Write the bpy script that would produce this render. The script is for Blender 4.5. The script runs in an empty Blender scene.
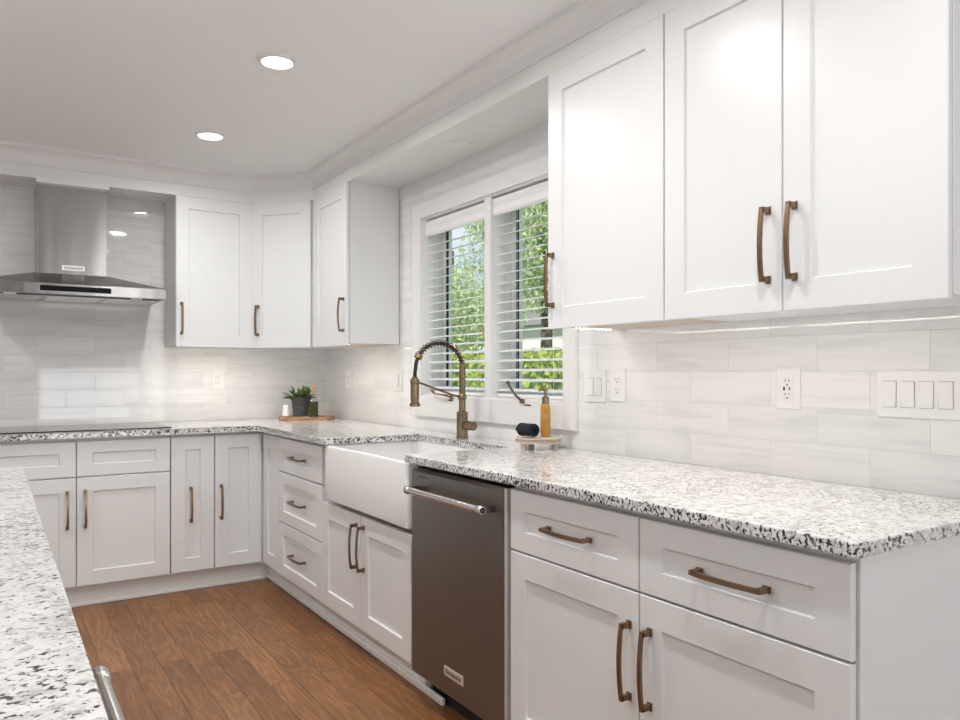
import bpy, bmesh, math, random
from mathutils import Vector, Matrix
random.seed(7)
C = bpy.context.scene.collection
S = bpy.context.scene
PI = math.pi

# ------------------------------------------------------------------ camera
CAM = Vector((-1.9733, -5.032, 1.2208)); TH = 0.5758; FPX = 757.16
cd = bpy.data.cameras.new('camera'); cam = bpy.data.objects.new('camera', cd); C.objects.link(cam)
cam.location = CAM; cam.rotation_euler = (PI/2, 0, -TH)
cd.sensor_width = 36; cd.lens = FPX/960*36; cd.shift_y = 12.57/960; cd.clip_start = 0.02; cd.clip_end = 300
S.camera = cam
S.view_settings.view_transform = 'Standard'
S.view_settings.look = 'None'
S.view_settings.gamma = 1
S.view_settings.use_curve_mapping = False
S.view_settings.exposure = 0.11
try:
    S.cycles.use_denoising = True
    S.cycles.max_bounces = 10
    S.cycles.diffuse_bounces = 6
    S.cycles.sample_clamp_indirect = 6
except Exception:
    pass

# ------------------------------------------------------------------ world: blue sky with soft clouds
W = bpy.data.worlds.new('sky'); S.world = W; W.use_nodes = True
wn = W.node_tree; wn.nodes.clear()
def N(t, kind, **kw):
    n = t.nodes.new(kind)
    for k, v in kw.items():
        if hasattr(n, k): setattr(n, k, v)
    return n
_tc = N(wn, 'ShaderNodeTexCoord')
_no = N(wn, 'ShaderNodeTexNoise'); _no.inputs['Scale'].default_value = 3.0; _no.inputs['Detail'].default_value = 5
_rp = N(wn, 'ShaderNodeValToRGB'); _rp.color_ramp.elements[0].position = .40; _rp.color_ramp.elements[1].position = .60
_rp.color_ramp.elements[0].color = (.50, .66, .92, 1); _rp.color_ramp.elements[1].color = (.92, .96, 1, 1)
_bg = N(wn, 'ShaderNodeBackground'); _bg.inputs['Strength'].default_value = 1.0
_ou = N(wn, 'ShaderNodeOutputWorld')
wn.links.new(_tc.outputs['Generated'], _no.inputs['Vector'])
wn.links.new(_no.outputs['Fac'], _rp.inputs['Fac'])
wn.links.new(_rp.outputs['Color'], _bg.inputs['Color'])
wn.links.new(_bg.outputs['Background'], _ou.inputs['Surface'])

# ------------------------------------------------------------------ sun, and added fill lights out of view
def sun(e):
    l = bpy.data.lights.new('sun', 'SUN'); l.energy = e; l.angle = math.radians(1); l.color = (1, .95, .86)
    o = bpy.data.objects.new('sun', l); C.objects.link(o); o.rotation_euler = Vector((.75, .35, -.85)).to_track_quat('-Z', 'Y').to_euler()
sun(5.0)
def area(name, loc, direction, sx, sy, e, col=(1, 1, 1)):
    l = bpy.data.lights.new(name, 'AREA'); l.shape = 'RECTANGLE'; l.size = sx; l.size_y = sy; l.energy = e; l.color = col
    o = bpy.data.objects.new(name, l); C.objects.link(o); o.location = loc
    o.rotation_euler = Vector(direction).to_track_quat('-Z', 'Y').to_euler()
    return o
FILL_TINT = (.92, .962, 1.0)
area('unseen_fill', (-5.38, -3.6, 1.35), (1, 0, .30), 4.2, 2.0, 25, FILL_TINT)       # added fill panel, unseen; wall_left has no windows
area('unseen_fill', (-.72, -7.38, 1.15), (0, 1, .15), 1.3, 2.0, 44, FILL_TINT)  # added fill panel, unseen, brightening the right half of the hood chimney
area('unseen_fill', (-3.9, -7.38, 1.25), (0, 1, .30), 2.4, 2.1, 46, FILL_TINT)        # added fill panel, unseen; wall_front has no glazing
LAMP_E = 8.0     # each recessed lamp

# ------------------------------------------------------------------ materials
def mat(name):
    m = bpy.data.materials.new(name); m.use_nodes = True
    t = m.node_tree; b = t.nodes['Principled BSDF']
    return m, t, b
def plain(name, col, rough=.5, metal=0, bump=0, bscale=200, **kw):
    m, t, b = mat(name)
    b.inputs['Roughness'].default_value = rough; b.inputs['Metallic'].default_value = metal
    tc = N(t, 'ShaderNodeTexCoord'); no = N(t, 'ShaderNodeTexNoise'); no.inputs['Scale'].default_value = kw.pop('vscale', 6); no.inputs['Detail'].default_value = 3
    t.links.new(tc.outputs['Object'], no.inputs['Vector'])
    mx = N(t, 'ShaderNodeMix', data_type='RGBA'); v = kw.pop('var', .03)
    mx.inputs[6].default_value = tuple(c*(1-v) for c in col)+(1,); mx.inputs[7].default_value = tuple(min(1, c*(1+v)) for c in col)+(1,)
    t.links.new(no.outputs['Fac'], mx.inputs[0]); t.links.new(mx.outputs[2], b.inputs['Base Color'])
    if bump:
        n2 = N(t, 'ShaderNodeTexNoise'); n2.inputs['Scale'].default_value = bscale; bp = N(t, 'ShaderNodeBump'); bp.inputs['Strength'].default_value = bump
        bp.inputs['Distance'].default_value = .002
        t.links.new(tc.outputs['Object'], n2.inputs['Vector']); t.links.new(n2.outputs['Fac'], bp.inputs['Height']); t.links.new(bp.outputs['Normal'], b.inputs['Normal'])
    for k, v in kw.items(): b.inputs[k].default_value = v
    return m
def ramp(t, src, stops):
    r = N(t, 'ShaderNodeValToRGB'); e = r.color_ramp.elements
    while len(e) < len(stops): e.new(.5)
    for i, (p, c) in enumerate(stops):
        e[i].position = p; e[i].color = c if len(c) == 4 else tuple(c)+(1,)
    t.links.new(src, r.inputs['Fac']); return r
def mixc(t, fac, a, b, blend='MIX'):
    m = N(t, 'ShaderNodeMix', data_type='RGBA', blend_type=blend)
    for i, x in ((0, fac), (6, a), (7, b)):
        if isinstance(x, (float, int)): m.inputs[i].default_value = x
        elif isinstance(x, tuple): m.inputs[i].default_value = x if len(x) == 4 else x+(1,)
        else: t.links.new(x, m.inputs[i])
    return m.outputs[2]
def noise(t, vec, scale, detail=3, rough=.5, dist=0):
    n = N(t, 'ShaderNodeTexNoise'); n.inputs['Scale'].default_value = scale; n.inputs['Detail'].default_value = detail
    n.inputs['Roughness'].default_value = rough; n.inputs['Distortion'].default_value = dist
    t.links.new(vec, n.inputs['Vector']); return n.outputs['Fac']
def mapping(t, vec, scale=(1, 1, 1), rot=(0, 0, 0), loc=(0, 0, 0)):
    m = N(t, 'ShaderNodeMapping'); m.inputs['Scale'].default_value = scale; m.inputs['Rotation'].default_value = rot; m.inputs['Location'].default_value = loc
    t.links.new(vec, m.inputs['Vector']); return m.outputs['Vector']

M = {}
M['cab'] = plain('white_lacquer', (.772, .785, .790), .32, var=.008)
M['paint'] = plain('white_ceiling_paint', (.88, .88, .88), .75, var=.01, bump=.05, bscale=300)
M['dark_reflect'] = plain('dark_reflection_grey', (.09, .088, .086), .7, var=.02)  # dark tone added for the hood steel to reflect
M['trim'] = plain('white_trim_paint', (.80, .795, .785), .4, var=.008)
M['brass'] = plain('champagne_bronze', (.27, .18, .115), .30, 1, var=.15, vscale=40)
M['fbrass'] = plain('brushed_champagne_brass', (.25, .185, .118), .26, 1, var=.12, vscale=60)
M['black'] = plain('matte_black', (.012, .012, .012), .45, var=.1)
M['gap'] = plain('dark_recess', (.02, .02, .02), .6, var=.1)
M['ceramic'] = plain('white_fireclay', (.84, .84, .835), .08, var=.008)
M['chrome'] = plain('polished_steel', (.75, .74, .73), .15, 1, var=.03)
M['plastic'] = plain('white_plastic', (.82, .815, .80), .3, var=.01)
M['slat'] = plain('white_blind_slat', (.86, .86, .86), .4, var=.01)
M['vinyl'] = plain('white_vinyl_sash', (.80, .81, .82), .4, var=.01)
M['screen'] = plain('dark_screen_frame', (.015, .018, .018), .5, var=.1)
M['rawwood'] = plain('raw_birch_underside', (.60, .52, .43), .6, var=.08, vscale=20)
M['towel'] = plain('black_terry_cloth', (.012, .015, .022), .95, var=.5, bump=1.0, bscale=500, vscale=150)
M['pot'] = plain('charcoal_glazed_clay', (.055, .06, .065), .5, var=.6, bump=.6, bscale=90, vscale=80)
M['soil'] = plain('dark_soil', (.02, .014, .01), .9, var=.4, vscale=100)

M['cork'] = plain('tan_stopper', (.50, .34, .19), .5, var=.3, vscale=80)
M['bleach'] = plain('bleached_wood', (.60, .52, .45), .6, var=.2, vscale=50)
M['slot_brown'] = plain('dark_brown_slot', (.10, .075, .055), .7, var=.2, vscale=40)  # even dark brown of the window crank slots
M['badge'] = plain('satin_nameplate', (.78, .76, .74), .35, .6, var=.03)
M['ink'] = plain('black_lettering', (.02, .02, .02), .5, var=.05)
M['red'] = plain('red_enamel', (.20, .03, .03), .3, var=.1)
M['strip'] = plain('white_led_tape', (.8, .8, .78), .5, var=.02)

def emit(name, col, s):
    m, t, b = mat(name); b.inputs['Base Color'].default_value = col+(1,)
    b.inputs['Emission Color'].default_value = col+(1,); b.inputs['Emission Strength'].default_value = s
    return m
M['lampglow'] = emit('lit_lamp_diffuser', (1, .97, .92), 9)
M['led'] = emit('lit_led', (1, .93, .82), 25)

def steel(name, col, rough, axis='x', aniso=.6):
    m, t, b = mat(name); b.inputs['Metallic'].default_value = 1
    tc = N(t, 'ShaderNodeTexCoord')
    sc = {'x': (3, 400, 400), 'y': (400, 3, 400), 'z': (400, 400, 3)}[axis]
    v = mapping(t, tc.outputs['Object'], sc)
    f = noise(t, v, 1, 2)
    c = mixc(t, f, tuple(x*.92 for x in col), tuple(min(1, x*1.06) for x in col)); t.links.new(c, b.inputs['Base Color'])
    mr = N(t, 'ShaderNodeMapRange'); mr.inputs[3].default_value = rough-.05; mr.inputs[4].default_value = rough+.06
    t.links.new(f, mr.inputs[0]); t.links.new(mr.outputs[0], b.inputs['Roughness'])
    tg = N(t, 'ShaderNodeTangent', direction_type='RADIAL', axis='Z'); t.links.new(tg.outputs[0], b.inputs['Tangent'])
    b.inputs['Anisotropic'].default_value = .85; b.inputs['Anisotropic Rotation'].default_value = .25
    v2 = mapping(t, tc.outputs['Object'], (9, 9, .6))
    bp = N(t, 'ShaderNodeBump'); bp.inputs['Strength'].default_value = .25; bp.inputs['Distance'].default_value = .01
    t.links.new(noise(t, v2, 1, 1), bp.inputs['Height']); t.links.new(bp.outputs['Normal'], b.inputs['Normal'])
    return m
M['steel'] = steel('brushed_stainless_steel', (.37, .362, .355), .24, 'x')
M['dwsteel'] = steel('dark_stainless_steel', (.235, .222, .21), .30, 'x')  # one even grey, darker than the hood steel
M['rod'] = plain('satin_steel_bar', (.66, .645, .63), .25, 1, var=.04, vscale=30)

def glassmat(name, col, rough=0, alpha=None):
    m, t, b = mat(name); t.nodes.remove(b)
    tr = N(t, 'ShaderNodeBsdfTransparent'); tr.inputs['Color'].default_value = col+(1,)
    gl = N(t, 'ShaderNodeBsdfGlossy'); gl.inputs['Roughness'].default_value = rough
    lw = N(t, 'ShaderNodeLayerWeight'); lw.inputs['Blend'].default_value = .5
    pw = N(t, 'ShaderNodeMath', operation='POWER'); pw.inputs[1].default_value = 5; t.links.new(lw.outputs['Facing'], pw.inputs[0])
    ml = N(t, 'ShaderNodeMath', operation='MULTIPLY_ADD'); t.links.new(pw.outputs[0], ml.inputs[0]); ml.inputs[1].default_value = .5; ml.inputs[2].default_value = .025
    mx = N(t, 'ShaderNodeMixShader'); t.links.new(ml.outputs[0], mx.inputs[0]); t.links.new(tr.outputs[0], mx.inputs[1]); t.links.new(gl.outputs[0], mx.inputs[2])
    t.links.new(mx.outputs[0], t.nodes['Material Output'].inputs['Surface']); return m
M['pane'] = glassmat('window_glass', (.97, .99, .98))
M['clear'] = glassmat('clear_bottle_glass', (.93, .92, .88), .02)
M['amber'] = plain('amber_soap', (.50, .25, .05), .12, var=.15, vscale=20)
M['oil'] = plain('olive_oil', (.045, .042, .004), .1, var=.25, vscale=30)
M['blackglass'] = plain('black_ceramic_glass', (.012, .012, .013), .06, var=.05)

# granite
def granite():
    m, t, b = mat('speckled_white_granite')
    tc = N(t, 'ShaderNodeTexCoord'); o = tc.outputs['Object']
    big = noise(t, o, 3.2, 3); med = noise(t, o, 22, 4, .6, .3); mid = noise(t, o, 60, 4, .65, .4); fine = noise(t, mapping(t, o, (1, 1.4, 1.1)), 92, 4, .62, .35)
    base = ramp(t, med, [(.34, (.54, .535, .53)), (.46, (.73, .727, .72)), (.60, (.80, .798, .793))]).outputs[0]
    tan = ramp(t, noise(t, o, 34, 3, .6), [(.58, (0, 0, 0)), (.72, (1, 1, 1))]).outputs[0]
    c = mixc(t, tan, base, (.53, .49, .45))
    gsel = ramp(t, mid, [(.53, (0, 0, 0)), (.66, (.85, .85, .85))]).outputs[0]
    c = mixc(t, gsel, c, (.40, .39, .38))
    # dark flecks, denser where the broad noise is high
    add = N(t, 'ShaderNodeMath', operation='MULTIPLY_ADD'); t.links.new(big, add.inputs[0]); add.inputs[1].default_value = .22; t.links.new(fine, add.inputs[2])
    # flecks thinned on level faces: whitening by grazing reflection put into the colour
    ge = N(t, 'ShaderNodeNewGeometry'); sn = N(t, 'ShaderNodeSeparateXYZ'); t.links.new(ge.outputs['True Normal'], sn.inputs[0])
    ab = N(t, 'ShaderNodeMath', operation='ABSOLUTE'); t.links.new(sn.outputs[2], ab.inputs[0])
    sh = N(t, 'ShaderNodeMath', operation='MULTIPLY_ADD'); t.links.new(ab.outputs[0], sh.inputs[0]); sh.inputs[1].default_value = -.078; t.links.new(add.outputs[0], sh.inputs[2])
    bl = ramp(t, sh.outputs[0], [(.612, (0, 0, 0)), (.648, (1, 1, 1))]).outputs[0]
    c = mixc(t, bl, c, (.04, .039, .042))
    t.links.new(c, b.inputs['Base Color']); b.inputs['Roughness'].default_value = .16
    b.inputs['Coat Weight'].default_value = .25; b.inputs['Coat Roughness'].default_value = .08
    return m
M['granite'] = granite()

# marble subway tile
def tile():
    m, t, b = mat('marble_subway_tile')
    tc = N(t, 'ShaderNodeTexCoord'); sp = N(t, 'ShaderNodeSeparateXYZ'); t.links.new(tc.outputs['Object'], sp.inputs[0])
    ad = N(t, 'ShaderNodeMath', operation='ADD'); t.links.new(sp.outputs[0], ad.inputs[0]); t.links.new(sp.outputs[1], ad.inputs[1])
    a2 = N(t, 'ShaderNodeMath', operation='ADD'); t.links.new(ad.outputs[0], a2.inputs[0]); a2.inputs[1].default_value = 20.074
    zz = N(t, 'ShaderNodeMath', operation='ADD'); t.links.new(sp.outputs[2], zz.inputs[0]); zz.inputs[1].default_value = -.914+1.0350
    cb = N(t, 'ShaderNodeCombineXYZ'); t.links.new(a2.outputs[0], cb.inputs[0]); t.links.new(zz.outputs[0], cb.inputs[1])
    br = N(t, 'ShaderNodeTexBrick'); t.links.new(cb.outputs[0], br.inputs['Vector'])
    br.offset = .5; br.offset_frequency = 2; br.squash = 1
    br.inputs['Scale'].default_value = 1; br.inputs['Brick Width'].default_value = .308; br.inputs['Row Height'].default_value = .1035
    br.inputs['Mortar Size'].default_value = .0011; br.inputs['Mortar Smooth'].default_value = .15; br.inputs['Bias'].default_value = 0
    br.inputs['Color1'].default_value = (0, 0, 0, 1); br.inputs['Color2'].default_value = (1, 1, 1, 1); br.inputs['Mortar'].default_value = (.5, .5, .5, 1)
    rnd = br.outputs['Color']
    # veins follow the tile's length; each tile cut from another spot of stone
    off = N(t, 'ShaderNodeVectorMath', operation='SCALE'); t.links.new(rnd, off.inputs[0]); off.inputs['Scale'].default_value = 31.7
    av = N(t, 'ShaderNodeVectorMath', operation='ADD'); t.links.new(cb.outputs[0], av.inputs[0]); t.links.new(off.outputs[0], av.inputs[1])
    v = mapping(t, av.outputs[0], (2.2, 26, 1), (0, 0, .12))
    st = ramp(t, noise(t, v, 1.0, 5, .6, .6), [(.34, (.62, .62, .63)), (.48, (.80, .797, .793)), (.60, (.85, .845, .84))]).outputs[0]
    tone = ramp(t, rnd, [(0, (.93, .93, .932)), (1, (1.0, .998, .992))]).outputs[0]
    c = mixc(t, .42, (.84, .835, .828), st)
    c = mixc(t, 1.0, c, tone, 'MULTIPLY')
    c = mixc(t, br.outputs['Fac'], c, (.64, .635, .63))
    t.links.new(c, b.inputs['Base Color'])
    rr = N(t, 'ShaderNodeMapRange'); t.links.new(br.outputs['Fac'], rr.inputs[0]); rr.inputs[3].default_value = .045; rr.inputs[4].default_value = .6
    t.links.new(rr.outputs[0], b.inputs['Roughness'])
    bp = N(t, 'ShaderNodeBump'); bp.invert = True; bp.inputs['Strength'].default_value = .5; bp.inputs['Distance'].default_value = .0012
    t.links.new(br.outputs['Fac'], bp.inputs['Height']); t.links.new(bp.outputs[0], b.inputs['Normal'])
    return m
M['tile'] = tile()

def oak():
    m, t, b = mat('brown_oak_planks')
    tc = N(t, 'ShaderNodeTexCoord'); o = tc.outputs['Object']
    v = mapping(t, o, (1, 1, 1), (0, 0, PI/2), (20.4, 20.06, 0))
    br = N(t, 'ShaderNodeTexBrick'); t.links.new(v, br.inputs['Vector']); br.offset = .37; br.offset_frequency = 2
    br.inputs['Scale'].default_value = 1; br.inputs['Brick Width'].default_value = 1.25; br.inputs['Row Height'].default_value = .105
    br.inputs['Mortar Size'].default_value = .0012; br.inputs['Mortar Smooth'].default_value = .1
    br.inputs['Color1'].default_value = (0, 0, 0, 1); br.inputs['Color2'].default_value = (1, 1, 1, 1); br.inputs['Mortar'].default_value = (.5, .5, .5, 1)
    rnd = br.outputs['Color']
    off = N(t, 'ShaderNodeVectorMath', operation='SCALE'); t.links.new(rnd, off.inputs[0]); off.inputs['Scale'].default_value = 17.3
    av = N(t, 'ShaderNodeVectorMath', operation='ADD'); t.links.new(v, av.inputs[0]); t.links.new(off.outputs[0], av.inputs[1])
    g1 = noise(t, mapping(t, av.outputs[0], (1.1, 9, 1)), 1.5, 2, .45, .2)
    wv = N(t, 'ShaderNodeMath', operation='MULTIPLY'); t.links.new(g1, wv.inputs[0]); wv.inputs[1].default_value = 58
    sn = N(t, 'ShaderNodeMath', operation='SINE'); t.links.new(wv.outputs[0], sn.inputs[0])
    rings = ramp(t, sn.outputs[0], [(0, (.70, .68, .66)), (.6, (1, 1, 1))]).outputs[0]
    g2 = noise(t, mapping(t, av.outputs[0], (6, 160, 1)), 1, 3, .6)
    col = ramp(t, rnd, [(0, (.25, .104, .034)), (.5, (.305, .132, .046)), (1, (.36, .165, .061))]).outputs[0]
    c = mixc(t, .75, col, rings, 'MULTIPLY')
    c = mixc(t, 1.0, c, ramp(t, g2, [(.30, (.74, .74, .74)), (.60, (1.06, 1.06, 1.06))]).outputs[0], 'MULTIPLY')
    c = mixc(t, 1.0, c, ramp(t, noise(t, av.outputs[0], 2.2, 2), [(.3, (.8, .8, .8)), (.7, (1.1, 1.1, 1.1))]).outputs[0], 'MULTIPLY')
    c = mixc(t, br.outputs['Fac'], c, (.035, .016, .008))
    t.links.new(c, b.inputs['Base Color']); b.inputs['Roughness'].default_value = .38
    bp = N(t, 'ShaderNodeBump'); bp.invert = True; bp.inputs['Strength'].default_value = .4; bp.inputs['Distance'].default_value = .001
    t.links.new(br.outputs['Fac'], bp.inputs['Height']); t.links.new(bp.outputs[0], b.inputs['Normal'])
    return m
M['oak'] = oak()
def boardwood():
    m, t, b = mat('acacia_wood'); tc = N(t, 'ShaderNodeTexCoord')
    f = noise(t, mapping(t, tc.outputs['Object'], (4, 40, 40)), 1, 4, .6, .5)
    t.links.new(ramp(t, f, [(.35, (.16, .075, .035)), (.55, (.42, .24, .13)), (.7, (.58, .38, .24))]).outputs[0], b.inputs['Base Color']); b.inputs['Roughness'].default_value = .5
    return m
M['board'] = boardwood()
M['bark'] = plain('grey_bark', (.13, .10, .075), .9, var=.4, vscale=15)
M['trim_dark'] = plain('dark_house_window', (.05, .06, .07), .2, var=.1)
M['siding'] = plain('pale_house_siding', (.72, .72, .70), .7, var=.04)
M['roof'] = plain('grey_shingle', (.18, .17, .17), .9, var=.25, vscale=30)
def leafy(name, a, bcol, sc=1.2):
    m, t, b = mat(name); tc = N(t, 'ShaderNodeTexCoord')
    f = noise(t, tc.outputs['Object'], sc, 4, .7)
    c = ramp(t, f, [(.36, a), (.62, bcol)]).outputs[0]
    t.links.new(c, b.inputs['Base Color']); b.inputs['Roughness'].default_value = .55
    tr = N(t, 'ShaderNodeBsdfTranslucent'); t.links.new(c, tr.inputs['Color'])
    mx = N(t, 'ShaderNodeMixShader'); mx.inputs[0].default_value = .4
    t.links.new(b.outputs[0], mx.inputs[1]); t.links.new(tr.outputs[0], mx.inputs[2]); t.links.new(mx.outputs[0], t.nodes['Material Output'].inputs['Surface'])
    return m
M['hedge'] = leafy('hedge_leaves', (.20, .28, .05), (.66, .72, .20), 6)
M['tree'] = leafy('spring_leaves', (.30, .42, .20), (.78, .84, .56), 2.2)
M['conifer'] = leafy('deep_green_needles', (.10, .20, .09), (.36, .48, .24), 2.0)
M['leaf'] = leafy('succulent_green', (.025, .07, .02), (.22, .34, .09), 38)
M['lawn'] = leafy('lawn_grass', (.20, .32, .06), (.40, .50, .14), 3)

# ------------------------------------------------------------------ mesh helpers
class MB:
    def __init__(s): s.bm = bmesh.new()
    def box(s, x0, x1, y0, y1, z0, z1, bev=0, seg=2):
        r = bmesh.ops.create_cube(s.bm, size=1)['verts']
        for v in r:
            v.co = Vector((x0+(v.co.x+.5)*(x1-x0), y0+(v.co.y+.5)*(y1-y0), z0+(v.co.z+.5)*(z1-z0)))
        if bev:
            es = list({e for v in r for e in v.link_edges})
            bmesh.ops.bevel(s.bm, geom=es, offset=bev, segments=seg, affect='EDGES', profile=.6)
        return s
    def loops(s, loops, cap0=True, cap1=True, closed=True):
        rows = [[s.bm.verts.new(p) for p in L] for L in loops]
        n = len(rows[0])
        for a, b in zip(rows, rows[1:]):
            for i in range(n if closed else n-1):
                j = (i+1) % n
                s.bm.faces.new((a[i], a[j], b[j], b[i]))
        if cap0: s.bm.faces.new(rows[0][::-1])
        if cap1: s.bm.faces.new(rows[-1])
        return s
    def lathe(s, prof, c=(0, 0, 0), n=32, caps=True):
        return s.loops([[(c[0]+r*math.cos(2*PI*i/n), c[1]+r*math.sin(2*PI*i/n), c[2]+z) for i in range(n)] for r, z in prof], caps, caps)
    def tube(s, pts, r, n=12, caps=True, section=None):
        pts = [Vector(p) for p in pts]; L = []
        up = Vector((0, 0, 1)); prev = None
        for i, p in enumerate(pts):
            t = (pts[min(i+1, len(pts)-1)]-pts[max(i-1, 0)]).normalized()
            if prev is None:
                a = t.cross(up)
                if a.length < 1e-3: a = t.cross(Vector((0, 1, 0)))
                a.normalize()
            else:
                a = prev-t*prev.dot(t); a.normalize()
            prev = a; b = t.cross(a)
            rr = r[i] if isinstance(r, (list, tuple)) else r
            if section: L.append([tuple(p+a*u*rr+b*v*rr) for u, v in section])
            else: L.append([tuple(p+a*math.cos(2*PI*k/n)*rr+b*math.sin(2*PI*k/n)*rr) for k in range(n)])
        return s.loops(L, caps, caps)
    def prism(s, poly, z0, z1, bev=0, seg=2):
        lo = [s.bm.verts.new((x, y, z0)) for x, y in poly]; hi = [s.bm.verts.new((x, y, z1)) for x, y in poly]
        n = len(poly); fs = [s.bm.faces.new(lo[::-1]), s.bm.faces.new(hi)]
        for i in range(n): fs.append(s.bm.faces.new((lo[i], lo[(i+1) % n], hi[(i+1) % n], hi[i])))
        if bev:
            es = [e for e in {e for f in fs[:2] for e in f.edges}]
            bmesh.ops.bevel(s.bm, geom=es, offset=bev, segments=seg, affect='EDGES', profile=.5)
        return s
    def ball(s, c, r, sc=(1, 1, 1), sub=2):
        v = bmesh.ops.create_icosphere(s.bm, subdivisions=sub, radius=r)['verts']
        for q in v: q.co = Vector((c[0]+q.co.x*sc[0], c[1]+q.co.y*sc[1], c[2]+q.co.z*sc[2]))
        return s
    def obj(s, name, m, parent=None, smooth=False, loc=None, rz=0):
        bmesh.ops.recalc_face_normals(s.bm, faces=s.bm.faces)
        me = bpy.data.meshes.new(name); s.bm.to_mesh(me); s.bm.free()
        o = bpy.data.objects.new(name, me); C.objects.link(o); me.materials.append(M[m])
        if smooth:
            for p in me.polygons: p.use_smooth = True
            me.set_sharp_from_angle(angle=math.radians(38))
        if parent: o.parent = parent
        if loc: o.location = loc
        if rz: o.rotation_euler.z = rz
        return o
def tag(o, label=None, cat=None, group=None, kind=None):
    if label: o['label'] = label
    if cat: o['category'] = cat
    if group: o['group'] = group
    if kind: o['kind'] = kind
    return o
def thing(name, label, cat, loc=(0, 0, 0), rz=0, group=None, kind=None):
    o = bpy.data.objects.new(name, None); C.objects.link(o); o.location = loc; o.rotation_euler = (0, 0, rz); o.empty_display_size = .05
    return tag(o, label, cat, group, kind)
def struct(o, label=None): return tag(o, label, None, None, 'structure')
def rect(x0, x1, z0, z1, y): return [(x0, y, z0), (x1, y, z0), (x1, y, z1), (x0, y, z1)]
def shaker(mb, x0, x1, z0, z1, yb, t=.02, rs=.073, rt=.073, rec=.009):
    """door: frame with recessed flat panel; its back on y=yb, front at yb-t"""
    f = yb-t; b = .0018
    mb.loops([rect(x0, x1, z0, z1, yb), rect(x0, x1, z0, z1, f+b), rect(x0+b, x1-b, z0+b, z1-b, f),
              rect(x0+rs, x1-rs, z0+rt, z1-rt, f), rect(x0+rs+.0035, x1-rs-.0035, z0+rt+.0035, z1-rt-.0035, f+rec)], True, True)
    return mb
def pull(L, vertical, n=14):
    """bowed flat bar on two square feet; local: fixed to y=0, stands out to -y"""
    mb = MB(); w = .0055; out = .028
    pts = []
    for i in range(n+1):
        s = i/n*2-1
        pts.append((s*(L/2-.004), -out-.008*(1-s*s)))
    sec = []
    L_ = []
    for (a, y) in pts:
        if vertical: L_.append([(-w, y-.0035, a), (w, y-.0035, a), (w, y+.0035, a), (-w, y+.0035, a)])
        else: L_.append([(a, y-.0035, -w), (a, y+.0035, -w), (a, y+.0035, w), (a, y-.0035, w)])
    mb.loops(L_)
    for s in (-1, 1):
        c = s*(L/2-.008)
        if vertical:
            mb.box(-w, w, -out-.004, 0, c-.007, c+.007, .001); mb.box(-w-.002, w+.002, -.005, 0, c-.010, c+.010, .001)
        else:
            mb.box(c-.007, c+.007, -out-.004, 0, -w, w, .001); mb.box(c-.010, c+.010, -.005, 0, -w-.002, w+.002, .001)
    return mb
PL = .195
def handle(door, x, z, yface, vertical=True, L=PL):
    o = pull(L, vertical).obj('handle', 'brass', door); o.location = (x, yface, z)
    tag(o, 'champagne bronze bowed bar handle')
    return o

# ------------------------------------------------------------------ room shell
XL, YF, ZC = -5.4, -7.4, 2.430
struct(MB().box(XL-.15, .15, YF-.15, .15, -.08, 0).obj('floor', 'oak'), 'brown oak plank floor')
struct(MB().box(XL-.15, .15, YF-.15, .15, ZC, ZC+.12).obj('ceiling', 'paint'), 'flat white painted ceiling')
HY0, HY1, HZ0, HZ1 = -2.635, -1.427, 1.098, 2.052        # the kitchen window's opening in the right wall
w = MB(); TW = .17
w.box(0, TW, YF-.15, HY0, 0, ZC); w.box(0, TW, HY1, .15, 0, ZC); w.box(0, TW, HY0, HY1, 0, HZ0); w.box(0, TW, HY0, HY1, HZ1, ZC)
struct(w.obj('wall_right', 'tile'), 'right wall tiled in pale marble subway tile')
struct(MB().box(XL-.15, 0, 0, .15, 0, ZC).obj('wall_back', 'tile'), 'back wall tiled in pale marble subway tile')
struct(MB().box(XL-.15, XL, YF-.15, 0, 0, ZC).obj('wall_left', 'paint'))
struct(MB().box(XL, 0, YF-.15, YF, 0, ZC).obj('wall_front', 'dark_reflect'))  # unseen wall, coloured dark to darken the reflection in the chimney

# soffit over the wall cabinets and the window, with its front fascia
FX = .321
DLx, DRy = -.598, -.628       # the diagonal corner
s = MB()
s.prism([(-2.7, 0), (0, 0), (0, -4.256), (-FX+.014, -4.256), (-FX+.014, DRy), (DLx, -FX+.014), (-2.7, -FX+.014)], 2.276, ZC)
def sweep(mb, prof, path, z=0):
    """profile (out, z) along a plan path; 'out' is away from the walls"""
    path = [Vector(p) for p in path]; L = []
    for i, p in enumerate(path):
        d0 = (p-path[i-1]).normalized() if i else (path[1]-p).normalized()
        d1 = (path[i+1]-p).normalized() if i < len(path)-1 else d0
        n0 = Vector((d0.y, -d0.x)); n1 = Vector((d1.y, -d1.x)); nn = (n0+n1).normalized(); k = 1/max(.3, nn.dot(n0))
        L.append([(p.x+nn.x*o*k, p.y+nn.y*o*k, zz) for o, zz in prof])
    mb.loops(L)
    return mb
PATH = [(-2.7, -FX), (DLx-.004, -FX), (-FX, DRy-.004), (-FX, -4.256)]
sweep(s, [(-.014, 2.267), (0, 2.267), (0, ZC), (-.014, ZC)], PATH)
struct(s.obj('trim_1', 'trim'), 'white soffit with fascia above the wall cabinets and window')
cr = MB()
prof = [(0, 2.333), (.011, 2.333), (.011, 2.340), (.006, 2.341)] + [(.007+.034*(1-math.cos(a)), 2.340+.070*math.sin(a)) for a in [i*PI/2/7 for i in range(8)]] + [(.046, 2.412), (.052, 2.413), (.052, ZC), (0, ZC)]
sweep(cr, prof, PATH)
struct(cr.obj('trim_2', 'trim', smooth=True), 'white crown moulding along the ceiling')
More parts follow.
